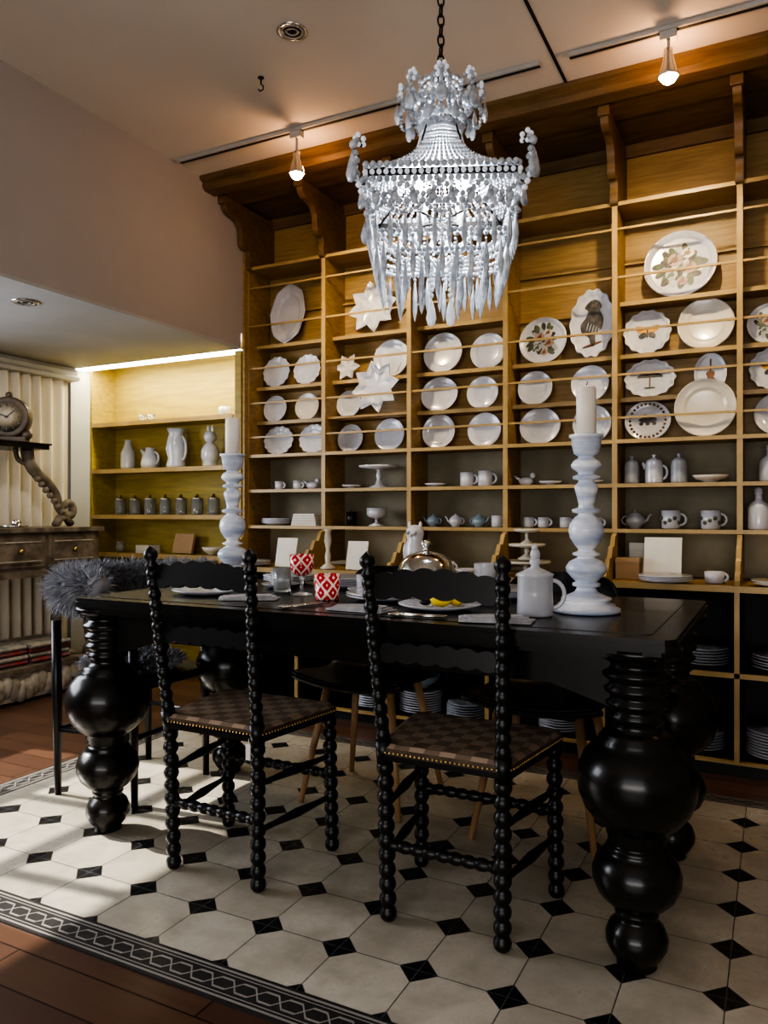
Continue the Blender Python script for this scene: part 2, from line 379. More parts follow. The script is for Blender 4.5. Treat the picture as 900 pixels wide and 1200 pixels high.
# ---------------------------------------------------------------- antique console, clock
b=B(); x0,x1,y0,y1=-4.13,-3.76,2.30,3.44
b.box(x0-.01,x1+.03,y0-.02,y1+.02,.955,.98,'weathered'); b.box(x0,x1,y0,y1,.74,.955,'weathered'); b.box(x0,x1+.012,y0-.01,y1+.01,.70,.74,'weathered')
for k in range(3):
    ya=y0+.03+k*.37; b.box(x1,x1+.012,ya,ya+.34,.76,.94,'weathered'); b.box(x1+.012,x1+.018,ya+.02,ya+.32,.78,.92,'weathered')
    for e in (0,.18): b.box(x1+.018,x1+.022,ya+.03+e*.0,ya+.31,.79+e*.6,.797+e*.6,'whitewash')
    b.ball((x1+.027,ya+.17,.85),.014,'brass')
for (lx,ly) in ((x0+.04,y0+.04),(x1-.04,y0+.04),(x0+.04,y1-.04),(x1-.04,y1-.04)):
    b.lathe([(.035,.20),(.035,.24),(.018,.26),(.028,.34),(.034,.40),(.02,.48),(.026,.58),(.02,.64),(.035,.66),(.035,.70)],'weathered',16,T(lx,ly,0))
b.box(x0,x1+.02,y0,y1,.17,.20,'weathered')
for k in range(26):
    yy=y0+.02+k*(y1-y0-.04)/25; b.ball((x1-.0,yy,.09+.02*math.sin(k*1.3)),.05,'whitewash',8,6,(.5,.9,1.3))
b.box(x0,x1,y0,y1,.02,.17,'whitewash'); 
for k in range(3): b.ball((x1-.05,y0+.06+k*(y1-y0-.12)/2,.025),.03,'whitewash',10,6,(1,1,.8))
b.box(x0,-3.86,2.30,3.16,1.44,1.465,'black_lacquer'); b.box(x0,-3.85,2.29,3.17,1.465,1.475,'black_lacquer')
sc=[(3.10,1.44),(3.12,1.36),(3.17,1.30),(3.24,1.25),(3.30,1.18),(3.33,1.10),(3.38,1.05),(3.43,1.06),(3.43,1.11),(3.39,1.13),(3.365,1.10)]
b.tube([(-3.98,p,q) for p,q in cr(sc,6)],[.038-.018*i/60 for i in range(61)],'weathered',10)
sc2=[(3.02,1.44),(3.04,1.38),(3.09,1.36),(3.11,1.39),(3.08,1.405)]
b.tube([(-3.98,p,q) for p,q in cr(sc2,5)],.014,'weathered',8)
b.tube([(-3.98,3.30,.985),(-3.98,3.33,1.03),(-3.98,3.38,1.04),(-3.98,3.42,.99)],.025,'weathered',8)
for k in range(7): b.ball((-3.965,3.16+.03*k,1.27-.033*k),.020,'weathered',8,6)
b.obj('antique_console')
b=B()
b.lathe([(.001,.035),(.085,.035),(.10,.03),(.115,.035),(.12,.02),(.12,-.04),(.11,-.05),(.001,-.05)],'clock_wood',32,R(90,'Y'))
b.lathe([(.001,.036),(.088,.038),(.001,.040)],'clock_face',32,R(90,'Y'))
for k in range(12):
    b.box(.0395,.042,-.003,.003,.062,.082,'black_ink',R(30*k,'X'))
b.box(.0395,.044,-.003,.003,-.01,.07,'black_ink',R(-50,'X')); b.box(.0395,.044,-.004,.004,-.01,.05,'black_ink',R(70,'X'))
b.box(-.05,.04,-.10,.10,-.145,-.115,'clock_wood'); b.ball((0,0,.13),.02,'clock_wood'); b.ball((0,-.1,-.10),.03,'clock_wood'); b.ball((0,.1,-.10),.03,'clock_wood')
b.obj('mantel_clock',(-3.98,2.98,1.475+.145),(0,0,-55))
b=B(); random.seed(3)
for (yy,n) in ((2.40,3),(2.70,4),(2.99,4)):
    for k in range(n):
        c='red_cloth' if (k+int(yy*10))%2 else 'grey_cloth'
        o=random.uniform(-.01,.01); pl=[(-.14,0),(-.14,.026),(.14,.026),(.152,.013),(.14,0)]
        b.prism(pl,.27,c,T(-3.95+o,yy+.27,.202+k*.028)@R(90,'X'))
b.obj('folded_textiles',bevel=.004)
b=B(); b.lathe([(.0001,0),(.07,0),(.08,.012),(.075,.012),(.065,.004),(.0001,.004)],'silver',24,T(-3.9,2.95,.981)); b.lathe([(.0001,0),(.02,0),(.03,.03),(.012,.04),(.0001,.04)],'silver',16,T(-3.88,2.95,.986)); b.obj('silver_tray')
# ---------------------------------------------------------------- plates
def pprof(Rr,f=1.0): return [(.0001,0),(.50*f*Rr,0),(.56*f*Rr,.02*Rr),(.5*(.70*f+.7)*Rr if f>1 else .70*Rr,.075*Rr),(.97*Rr,.13*Rr),(Rr,.145*Rr),(.99*Rr,.165*Rr),(.955*Rr,.165*Rr),(.93*Rr,.145*Rr),(min(.88,.72*f)*Rr,.115*Rr),(min(.86,.69*f)*Rr,.105*Rr),(min(.83,.61*f)*Rr,.055*Rr),(min(.80,.58*f)*Rr,.045*Rr),(.0001,.04*Rr)]
def ell(cx,cy,a,bb,rot=0,n=16):
    r=math.radians(rot); return [(cx+a*math.cos(t)*math.cos(r)-bb*math.sin(t)*math.sin(r),cy+a*math.cos(t)*math.sin(r)+bb*math.sin(t)*math.cos(r)) for t in [2*pi*i/n for i in range(n)]]
def star(n,dep):
    def f(a,r):
        t=abs(((a*n/(2*pi))%1)-.5)*2
        return (1-dep)/(1-dep*t)
    return f
cache={}
def plate_mesh(kind,D,sx=1,sy=1):
    key=(kind,D,sx,sy)
    if key in cache: return cache[key]
    b=B(); Rr=D/2; M=Matrix.Diagonal((sx,sy,1,1)); seg=48; fn=None; m='porcelain'; fl=1.0
    base=kind.split('_')[0]
    if base=='scallop': fn=lambda a,r:1+(.035*math.cos(14*a) if r>.6*Rr else 0); seg=84
    if base=='star8': fn=star(8,.33); seg=64
    if base=='star6': fn=star(6,.42); seg=48
    if base=='oct': fn=lambda a,r: math.cos(pi/8)/math.cos(((a)%(pi/4))-pi/8)*(1+.03*abs(math.sin(4*a))); seg=64
    if 'cream' in kind: m='cream_china'
    if 'grey' in kind: m='grey_china'
    if any(q in kind for q in ('floral','bird','violin','butterfly','umbrella')): fl=1.4
    b.lathe(pprof(Rr,fl),m,seg,M,fn)
    z=.047*Rr; th=.012*Rr; G=1.0
    def dec(poly,c,zz=0): b.prism([(p[0]*Rr*G,p[1]*Rr*G) for p in poly],th,c,M,z0=z+zz)
    if 'floral' in kind:
        random.seed(int(D*1000)+len(kind)); G=1.22
        for k in range(30):
            a=2*pi*k/30+random.random()*.4; r=random.uniform(.22,.52); dec(ell(r*math.cos(a),r*math.sin(a),.15,.075,math.degrees(a)+random.uniform(-40,40)),('leaf_ink','leaf_ink','black_ink','grey_china')[k%4],.001*Rr*(k%5))
        for (cx,cy,rr,c) in ((-.12,.14,.17,'petal_ink'),(.19,-.08,.17,'petal_ink'),(-.19,-.22,.14,'grey_china'),(.16,.28,.14,'cream_china'),(.02,-.02,.1,'grey_china'),(.05,-.4,.12,'petal_ink')):
            dec(ell(cx,cy,rr,rr*.9),c,.012*Rr); dec(ell(cx,cy,rr*.5,rr*.4),'leaf_ink' if c=='grey_china' else 'brown_ink',.02*Rr)
            for q in range(5): dec(ell(cx+rr*.65*math.cos(q*1.256),cy+rr*.65*math.sin(q*1.256),rr*.3,rr*.12,q*72),'black_ink' if q%2 else c,.022*Rr)
    if 'bird' in kind:
        G=1.0
        pl=cr([(-.05,-.62),(.14,-.60),(.14,-.3),(.38,-.15),(.46,.15),(.32,.38),(.36,.55),(.12,.72),(-.16,.68),(-.38,.50),(-.22,.40),(-.32,.2),(-.54,0),(-.46,-.25),(-.16,-.38)],4,True)
        dec(pl,'black_ink'); dec(ell(0,-.60,.45,.035,10),'brown_ink')
        for k in range(5): dec(ell(-.22+.12*k,-.05-.05*k,.025,.13,-20),'grey_china',.013*Rr)
    if 'butterfly' in kind:
        G=1.15
        for s in (-1,1): dec(ell(s*.22,.12,.24,.13,s*30),'orange_ink'); dec(ell(s*.17,-.11,.15,.10,-s*30),'black_ink',.002); dec(ell(s*.36,.2,.08,.05,s*30),'black_ink',.014*Rr)
        dec(ell(0,0,.03,.24),'black_ink',.012*Rr)
    if 'umbrella' in kind:
        G=1.15
        dec([(-.45,.05)]+[(.45*math.cos(t),.05+.24*math.sin(t)) for t in [pi-pi*i/12 for i in range(13)]],'black_ink'); dec([(-.025,-.4),(.025,-.4),(.025,.06),(-.025,.06)],'brown_ink',.002)
        dec(ell(0,-.42,.2,.03),'leaf_ink',.002)
    if 'violin' in kind:
        G=1.15
        dec(cr([(0,-.6),(.30,-.48),(.28,-.25),(.16,-.15),(.24,.0),(.16,.12),(.04,.16),(.04,.6),(-.04,.6),(-.04,.16),(-.16,.12),(-.24,0),(-.16,-.15),(-.28,-.25),(-.30,-.48)],3,True),'brown_ink')
        for s in (-1,1): dec(ell(s*.1,-.2,.02,.1),'black_ink',.013*Rr)
    if 'rim' in kind:
        for k in range(26):
            a=2*pi*k/26; b.ball((.84*Rr*math.cos(a),.84*Rr*math.sin(a),.135*Rr),.07*Rr,'brown_ink',8,4,(1,1,.25))
    if 'carriage' in kind:
        for s in (-.28,0,.28): dec(ell(s,-.14,.09,.09),'black_ink')
        dec(ell(0,.05,.4,.15),'black_ink',.002); dec(ell(-.1,.22,.12,.12),'brown_ink',.004)
    me=b.obj('tmp'); d=me.data; bpy.data.objects.remove(me); cache[key]=d; return d
def plate(name,kind,X,shelf,D,sx=1,sy=1,lean=9,y=None,roll=0):
    me=plate_mesh(kind,D,sx,sy); H=D/2*sy*(1.035 if 'scallop' in kind else 1)
    c=math.cos(math.radians(lean)); s_=math.sin(math.radians(lean))
    yy=(3.808 if y is None else y)+H*s_
    o=place(me,name,(X,yy,shelf+H*c+.002),(90-lean,0,0)); 
    if roll: o.rotation_euler=(R(90-lean,'X')@R(roll,'Z')).to_euler()
    return o
A,Bz,Cz,Dz=2.06,1.81,1.605,1.405
L=[('serving_platter','oct',-2.60,A,.38,.66,1.0),('star_plate','star8',-2.03,A,.32,1,1),('decorated_plate','round_floral',-.406,A,.325,1,1),
('scalloped_plate','scallop',-2.68,Bz,.19,1,1),('scalloped_plate','scallop',-2.463,Bz,.185,1,1),('star_plate','star6',-2.19,Bz,.17,1,1),
('dinner_plate','round',-1.91,Bz,.22,1,1),('dinner_plate','round',-1.60,Bz,.225,1,1),('dinner_plate','round',-1.345,Bz,.195,1,1),
('decorated_plate','round_floral2',-1.055,Bz,.245,1,1),('decorated_platter','scallop_bird',-.81,Bz,.35,.62,1),
('decorated_plate','scallop_butterfly',-.552,Bz,.215,1,1),('dinner_plate','round_cream',-.295,Bz,.245,1,1),('decorated_plate','round_floral3',-.03,Bz,.19,1,1),
('dinner_plate','round',-2.69,Cz,.165,1,1),('dinner_plate','round_cream',-2.463,Cz,.165,1,1),('dinner_plate','round',-2.18,Cz,.16,1,1),
('dinner_plate','round',-1.62,Cz,.192,1.12,1),('dinner_plate','round',-1.375,Cz,.175,1,1),
('dinner_plate','round',-1.095,Cz,.18,1,1),('dinner_plate','round',-.82,Cz,.185,1,1),('decorated_plate','scallop_umbrella',-.54,Cz,.185,1.25,1),
('decorated_platter','round_violin',-.275,Cz,.195,.72,1),('decorated_plate','scallop_butterfly',-.02,Cz,.19,1,1),
('oval_dish','scallop',-2.665,Dz,.175,1.2,1),('oval_dish','scallop',-2.42,Dz,.175,1.1,1),('dinner_plate','round',-2.17,Dz,.165,1,1),
('dinner_plate','round',-1.92,Dz,.185,1,1),('dinner_plate','round',-1.625,Dz,.192,1,1),('dinner_plate','round',-1.365,Dz,.185,1,1),
('dinner_plate','round',-1.07,Dz,.192,1.1,1),('dinner_plate','round',-.81,Dz,.19,1,1),('decorated_plate','round_rim_carriage',-.55,Dz,.192,1.1,1),
('dinner_plate','round',.00,Dz,.192,1,1),
('dinner_plate','round',.22,Dz,.19,1,1),('dinner_plate','round',.55,Cz,.19,1,1),('decorated_plate','round_floral2',.25,Cz,.19,1,1),('dinner_plate','round',.60,Dz,.19,1,1),
('dinner_plate','round_cream',.23,Bz,.23,1,1),('decorated_plate','round_floral',.62,A,.30,1,1)]
for nm,k,X,sz,D,sx,sy in L: plate(nm,k,X,sz,D,sx,sy,roll=(10 if 'star8' in k else 0))
plate('star_plate','star8',-1.965,Cz,.30,y=3.738,lean=3,roll=10)
plate('dinner_plate','round_cream',-.29,Dz,.262,y=3.728,lean=2)
# ---------------------------------------------------------------- crockery
def handle(b,r,z0,z1,out,m,t=.006,M=None,ang=0):
    MM=R(ang,'Z') if M is None else M@R(ang,'Z')
    zc=(z0+z1)/2; h=(z1-z0)/2
    pts=[(r-.004+out*math.sin(u),0,zc+h*math.cos(u)) for u in [pi*i/10 for i in range(11)]]
    b.tube(pts,t,m,8,MM)
def cup(b,r,h,m='porcelain',M=None,hd=True,ang=0,taper=1):
    b.lathe([(.0001,0),(r*taper*.85,0),(r*taper,.006),(r,h*.5),(r*1.02,h),(r*.93,h),(r*.9,h*.5),(r*taper*.8,.012),(.0001,.01)],m,24,M)
    if hd: handle(b,r,h*.2,h*.82,h*.32,m,M=M,ang=ang)
def teapot(b,r,m,M=None,ang=0):
    MM=(M or I4)@R(ang,'Z')
    b.lathe([(.0001,0),(.6*r,0),(.6*r,.01),(.95*r,.5*r),(r,.9*r),(.8*r,1.35*r),(.5*r,1.5*r),(.5*r,1.58*r),(.2*r,1.7*r),(.08*r,1.75*r),(.16*r,1.85*r),(.0001,1.98*r)],m,24,MM)
    b.tube([(.85*r,0,.7*r),(1.25*r,0,.9*r),(1.4*r,0,1.3*r),(1.65*r,0,1.5*r)],[.2*r,.14*r,.1*r,.08*r],m,8,MM)
    handle(b,r*.9,.4*r,1.3*r,.55*r,m,.08*r,MM,180)
def jar(b,r,h,m,M=None,knob=True):
    b.lathe([(.0001,0),(r,0),(r*1.02,.01),(r,h*.6),(r*.92,h*.72),(r*.95,h*.74),(r*.6,h*.82),(r*.2,h*.86),(r*.15,h*.9),(r*.3,h*.95),(.0001,h)],m,24,M)
def bottle(b,r,h,m,M=None):
    b.lathe([(.0001,0),(r*.95,0),(r,.01),(r,h*.5),(r*.8,h*.6),(r*.35,h*.68),(r*.3,h*.82),(r*.45,h*.84),(r*.35,h*.87),(r*.4,h*.93),(.0001,h)],m,24,M)
def pstack(b,r,n,m,M=None,dz=.008):
    for k in range(n): b.lathe([(.0001,0),(.55*r,0),(r,.015),(r,.018),(.5*r,.006),(.0001,.006)],m,28,(M or I4)@T(random.uniform(-.003,.003),random.uniform(-.003,.003),k*dz))
def cakestand(b,r,h,m,M=None):
    b.lathe([(.0001,0),(r*.5,0),(r*.5,.006),(r*.2,.02),(r*.1,h*.4),(r*.16,h*.55),(r*.09,h*.75),(r*.25,h-.02),(r,h-.012),(r*1.02,h),(r*.97,h-.004),(.0001,h-.004)],m,28,M)
def bowl(b,r,h,m,M=None):
    b.lathe([(.0001,0),(.4*r,0),(.42*r,.008),(.8*r,h*.45),(r,h),(.95*r,h),(.74*r,h*.45),(.35*r,.014),(.0001,.012)],m,28,M)
def put(name,fn,loc,*a,rot=0,**k):
    b=B(); fn(b,*a,**k); return b.obj(name,loc,(0,0,rot))
Y1=3.77
s1,s0,s9=1.202,.992,.767
put('lidded_jar',jar,(-.615,Y1,s1),.034,.135,'grey_china'); 
def jug(b,r,h,m):
    jar(b,r,h,m); handle(b,r,h*.15,h*.6,.022,m); b.tube([(-r*.9,0,h*.5),(-r*1.25,0,h*.72)],[.012,.007],m,8)
put('coffee_pot',jug,(-.515,Y1,s1),.040,.14,'porcelain'); put('lidded_jar',jar,(-.405,Y1,s1),.036,.14,'grey_china')
put('covered_dish',bowl,(-.27,Y1,s1),.08,.035,'cream_china'); put('ceramic_bottle',bottle,(-.03,Y1,s1),.045,.17,'porcelain')
put('mug',cup,(-1.445,Y1,s1),.036,.075); put('mug',cup,(-1.345,Y1,s1),.038,.08)
put('cake_stand',cakestand,(-1.965,Y1,s1),.11,.125,'porcelain')
for X in (-2.63,-2.50): put('cream_pitcher',cup,(X,Y1,s1),.028,.05)
def figur(b,m='porcelain'):
    b.ball((0,0,.022),.025,m,sc=(1.6,1,.9)); b.ball((.035,0,.05),.015,m); b.tube([(-.03,0,.03),(-.06,0,.05)],[.01,.004],m,6)
for X in (-2.40,-1.13): put('china_figurine',figur,(X,Y1,s1))
for X in (-2.13,-1.62,-1.0,-.80): put('small_dish',bowl,(X,Y1-.01,s1),.06,.02,'porcelain')
put('teapot',teapot,(-.60,Y1,s0),.045,'grey_china')
def dmug(b):
    cup(b,.042,.085,'porcelain',ang=0)
    for k in range(12): b.ball((.040*math.cos(k*.52),.040*math.sin(k*.52),.04+.012*math.sin(k*2.1)),.010,'leaf_ink',8,5,(1,1,1))
put('decorated_mug',dmug,(-.44,Y1,s0))
put('decorated_mug',dmug,(-.27,Y1,s0)); put('ceramic_bottle',bottle,(-.075,Y1-.03,s0),.045,.19,'porcelain')
for X in (-1.115,-1.04,-.93,-.855,-.78): put('tea_cup',cup,(X,Y1,s0),.028,.052)
for X,c in ((-1.64,'blue_china'),(-1.51,'porcelain'),(-1.38,'blue_china')): put('teapot',teapot,(X,Y1,s0),.036,c,ang=random.choice((0,180)))
put('mug',cup,(-1.275,Y1-.02,s0),.028,.06)
def goblet(b,r,h,m,m2=None):
    b.lathe([(.0001,0),(r*.8,0),(r*.8,.005),(r*.15,.02),(r*.12,h*.38),(r*.25,h*.42),(r*.8,h*.5),(r,h*.62),(r*1.0,h),(r*.92,h),(r*.88,h*.62),(r*.5,h*.5),(.0001,h*.48)],m,24)
put('pedestal_bowl',goblet,(-1.98,Y1,s0),.055,.10,'porcelain')
def dcandle(b): b.lathe([(.0001,0),(.028,0),(.028,.08),(.0001,.08)],'black_paint',20); b.lathe([(.0015,.08),(.0015,.095)],'iron',6)
put('black_candle',dcandle,(-2.14,Y1,s0))
put('plate_stack',pstack,(-2.65,Y1,s0),.09,4,'porcelain')
b=B()
for k in range(5): b.box(-.085+.004*k,.085-.003*k,-.05,.05,k*.014,k*.014+.012,'paper')
b.obj('box_stack',(-2.43,Y1,s0))
def card(b,w,h,m='paper'): b.box(-w/2,w/2,-.004,.004,0,h,m,T(0,0,.002)@R(-12,'X')); b.box(-.02,.02,0,.06,0,.004,m)
put('greeting_card',card,(-2.42,3.52,s9),.13,.16); put('greeting_card',card,(-1.96,3.5,s9),.12,.15); put('greeting_card',card,(-.46,3.62,s9),.16,.19)
b=B(); b.box(-.05,.05,-.04,.05,0,.09,'kraft'); b.box(-.052,.052,-.042,.052,.075,.094,'kraft'); b.obj('kraft_box',(-.605,3.62,s9)); 
b=B(); b.box(-.06,.06,-.03,.03,0,.155,'paper'); b.box(-.061,.061,-.031,.031,.125,.16,'paper'); b.obj('white_gift_box',(-.56,3.76,s9),bevel=.002)
put('plate_stack',pstack,(-.43,3.48,s9),.11,3,'porcelain'); put('tea_cup',cup,(-.24,3.55,s9),.04,.05); put('dinner_plate',pstack,(-.0,3.50,s9),.10,2,'cream_china')
def owl(b):
    b.lathe([(.0001,0),(.05,0),(.052,.02),(.055,.09),(.05,.14),(.04,.165),(.046,.19),(.044,.215),(.025,.235),(.0001,.24)],'porcelain',20)
    for s in (-1,1): b.ball((s*.018,-.042,.20),.011,'grey_china'); b.ball((s*.03,0,.235),.012,'porcelain',sc=(.8,.8,1.8)); b.ball((s*.048,0,.10),.03,'porcelain',sc=(.5,.9,1.9))
    b.ball((0,-.05,.188),.008,'cream_china')
put('owl_figurine',owl,(-1.62,3.50,s9))
def tier(b):
    for k,(r,z) in enumerate(((.11,.0),(.085,.08),(.06,.15))): cakestand(b,r,.075,'cream_china',T(0,0,z))
put('tiered_stand',tier,(-1.05,3.52,s9))
def cstick(b): b.lathe([(.0001,0),(.04,0),(.04,.01),(.012,.03),(.018,.07),(.010,.1),(.02,.15),(.015,.2),(.026,.21),(.0001,.21)],'cream_china',20)
put('small_candlestick',cstick,(-2.13,3.5,s9)); put('tea_cup',cup,(-1.45,3.5,s9),.04,.06); put('small_dish',bowl,(-1.33,3.47,s9),.06,.03,'porcelain')
put('plate_stack',pstack,(-2.62,3.5,s9),.10,3,'porcelain')
for X,z,n,r,c in ((.0,.420,5,.10,'porcelain'),(-.28,.420,6,.10,'grey_china'),(.0,.062,9,.12,'porcelain'),(-.30,.062,6,.10,'grey_china'),(-.9,.062,8,.10,'porcelain'),(-1.61,.062,9,.11,'porcelain'),(-1.88,.062,7,.11,'porcelain'),(-1.36,.062,6,.10,'grey_china'),(-2.0,.420,5,.11,'porcelain'),(.65,.420,5,.1,'porcelain')):
    put('plate_stack',pstack,(X,3.55,z),r,n,c,dz=.012)
put('serving_bowl',bowl,(-1.61,3.55,.186),.10,.06,'blue_china')
# nook items
N=3.85
put('small_glass',cup,(-3.72,N,1.672),.025,.05,'jar_glass',hd=False); put('small_glass',cup,(-3.80,N,1.672),.025,.05,'jar_glass',hd=False); put('small_glass',cup,(-3.10,N,1.672),.04,.06,'porcelain',hd=False)
def milk(b): b.lathe([(.0001,0),(.045,0),(.048,.02),(.048,.11),(.03,.15),(.02,.18),(.024,.20),(.0001,.20)],'porcelain',24)
put('milk_bottle',milk,(-3.93,N,1.358))
def cow(b):
    b.lathe([(.0001,0),(.055,0),(.062,.03),(.05,.08),(.03,.12),(.035,.14),(.0001,.14)],'porcelain',20); handle(b,.045,.03,.11,.035,'porcelain',.008); b.tube([(-.03,0,.08),(-.075,0,.13)],[.022,.012],'porcelain',8)
put('figural_pitcher',cow,(-3.73,N,1.358))
def fish(b):
    b.lathe([(.0001,0),(.06,0),(.062,.02),(.05,.06),(.066,.12),(.055,.18),(.045,.22),(.06,.255),(.05,.25),(.0001,.22)],'porcelain',24,fn=lambda a,r:1+.08*math.cos(3*a)); handle(b,.055,.05,.2,.03,'porcelain',.009)
put('tall_pitcher',fish,(-3.50,N,1.358))
def rab(b):
    b.ball((0,0,.08),.062,'porcelain',sc=(1,.9,1.3)); b.ball((.0,0,.19),.042,'porcelain'); b.ball((-.015,0,.235),.016,'porcelain',sc=(.7,.5,2)); b.ball((.018,0,.235),.016,'porcelain',sc=(.7,.5,2)); b.lathe([(.0001,0),(.05,0),(.045,.03)],'porcelain',16)
put('rabbit_figurine',rab,(-3.22,N,1.358))
b=B()
for k in range(14): b.ball((random.uniform(-.06,.06),random.uniform(-.03,.03),.03+random.random()*.05),.018,'green_plant',6,4)
b.lathe([(.0001,0),(.03,0),(.04,.035),(.0001,.035)],'white_metal',12); b.obj('small_plant',(-3.03,N,1.358))
for k in range(8):
    X=-4.0+.135*k
    def gj(b): 
        b.lathe([(.0001,0),(.036,0),(.038,.01),(.038,.10),(.034,.10),(.034,.012),(.0001,.01)],'jar_glass',20); b.lathe([(.0001,.011),(.031,.011),(.031,.06),(.0001,.06)],'cream_china',16); b.lathe([(.039,.10),(.039,.108),(.01,.116),(.012,.13),(.0001,.135)],'silver',16)
    put('glass_candle_jar',gj,(X,N,1.052))
put('book_stack',lambda b:[b.box(-.06,.06,-.05,.05,.018*k,.018*k+.016,'paper') for k in range(3)],(-3.75,N,.797))
put('picture_book',lambda b:b.box(-.08,.08,-.01,.01,0,.13,'kraft',R(-15,'X')),(-3.45,N,.80)); put('small_glass',cup,(-4.0,N,.797),.03,.07,'jar_glass',hd=False)
put('serving_bowl',bowl,(-3.2,N,.797),.07,.05,'cream_china')
# ---------------------------------------------------------------- table
b=B(); tx0,tx1,ty0,ty1=-2.06,-.195,1.765,2.63; m='black_lacquer'
def rr(x0,x1,y0,y1,r,n=5):
    o=[]
    for cx,cy,a0 in ((x1-r,y1-r,0),(x0+r,y1-r,90),(x0+r,y0+r,180),(x1-r,y0+r,270)):
        for k in range(n+1):
            a=math.radians(a0+90*k/n); o.append((cx+r*math.cos(a),cy+r*math.sin(a)))
    return o
def slab(z0,z1,ins,r=.03): b.prism(rr(tx0+ins,tx1-ins,ty0+ins,ty1-ins,r),z1-z0,m,z0=z0)
slab(.778,.79,.004); slab(.762,.778,0,.034); slab(.750,.762,.012); slab(.738,.750,.024)
b.prism(rr(tx0+.06,tx1-.06,ty0+.06,ty1-.06,.02),.0025,m,z0=.789)
for (ya,yb) in ((ty0+.085,ty0+.11),(ty1-.11,ty1-.085)):
    pl=[(tx0+.12,.738),(tx1-.12,.738),(tx1-.12,.60),(tx1-.20,.625),(tx1-.30,.655)]+[(tx1-.3-(tx1-tx0-.6)*k/8,.655) for k in range(1,8)]+[(tx0+.3,.655),(tx0+.2,.625),(tx0+.12,.60)]
    b.prism(pl,yb-ya,m,XZ,z0=-yb)
for (xa,xb) in ((tx0+.075,tx0+.10),(tx1-.10,tx1-.075)):
    b.box(xa,xb,ty0+.1,ty1-.1,.63,.738,m)
lp=[(.0001,0),(.040,0),(.046,.006),(.043,.014),(.058,.032),(.070,.055),(.071,.075),(.062,.098),(.048,.112),(.043,.120),(.050,.126),(.050,.132),(.046,.138),
(.066,.150),(.088,.172),(.100,.200),(.102,.222),(.094,.248),(.078,.268),(.066,.276),(.070,.281),(.062,.286),(.058,.292),(.066,.298),(.062,.306),(.070,.312),(.066,.322),(.078,.330),
(.098,.345),(.120,.372),(.133,.405),(.137,.438),(.133,.468),(.121,.495),(.102,.518),(.086,.530),(.088,.535),(.078,.540),(.080,.546),(.066,.552),
(.056,.560),(.054,.575),(.064,.582),(.066,.590),(.058,.598),(.058,.606),(.070,.613),(.072,.622),(.062,.630),(.062,.638),(.074,.646),(.076,.655),(.064,.664),(.064,.672),(.078,.681),(.079,.691),(.064,.700),(.060,.712),(.074,.720),(.088,.730),(.092,.740),(.0001,.745)]
for lx in (-.295,-2.005):
    for ly in (1.875,2.52):
        b.lathe(lp,m,44,T(lx,ly,.005)); b.lathe([(.0001,.735),(.098,.735),(.102,.745),(.102,.757),(.0001,.757)],m,40,T(lx,ly,0))
b.obj('dining_table')
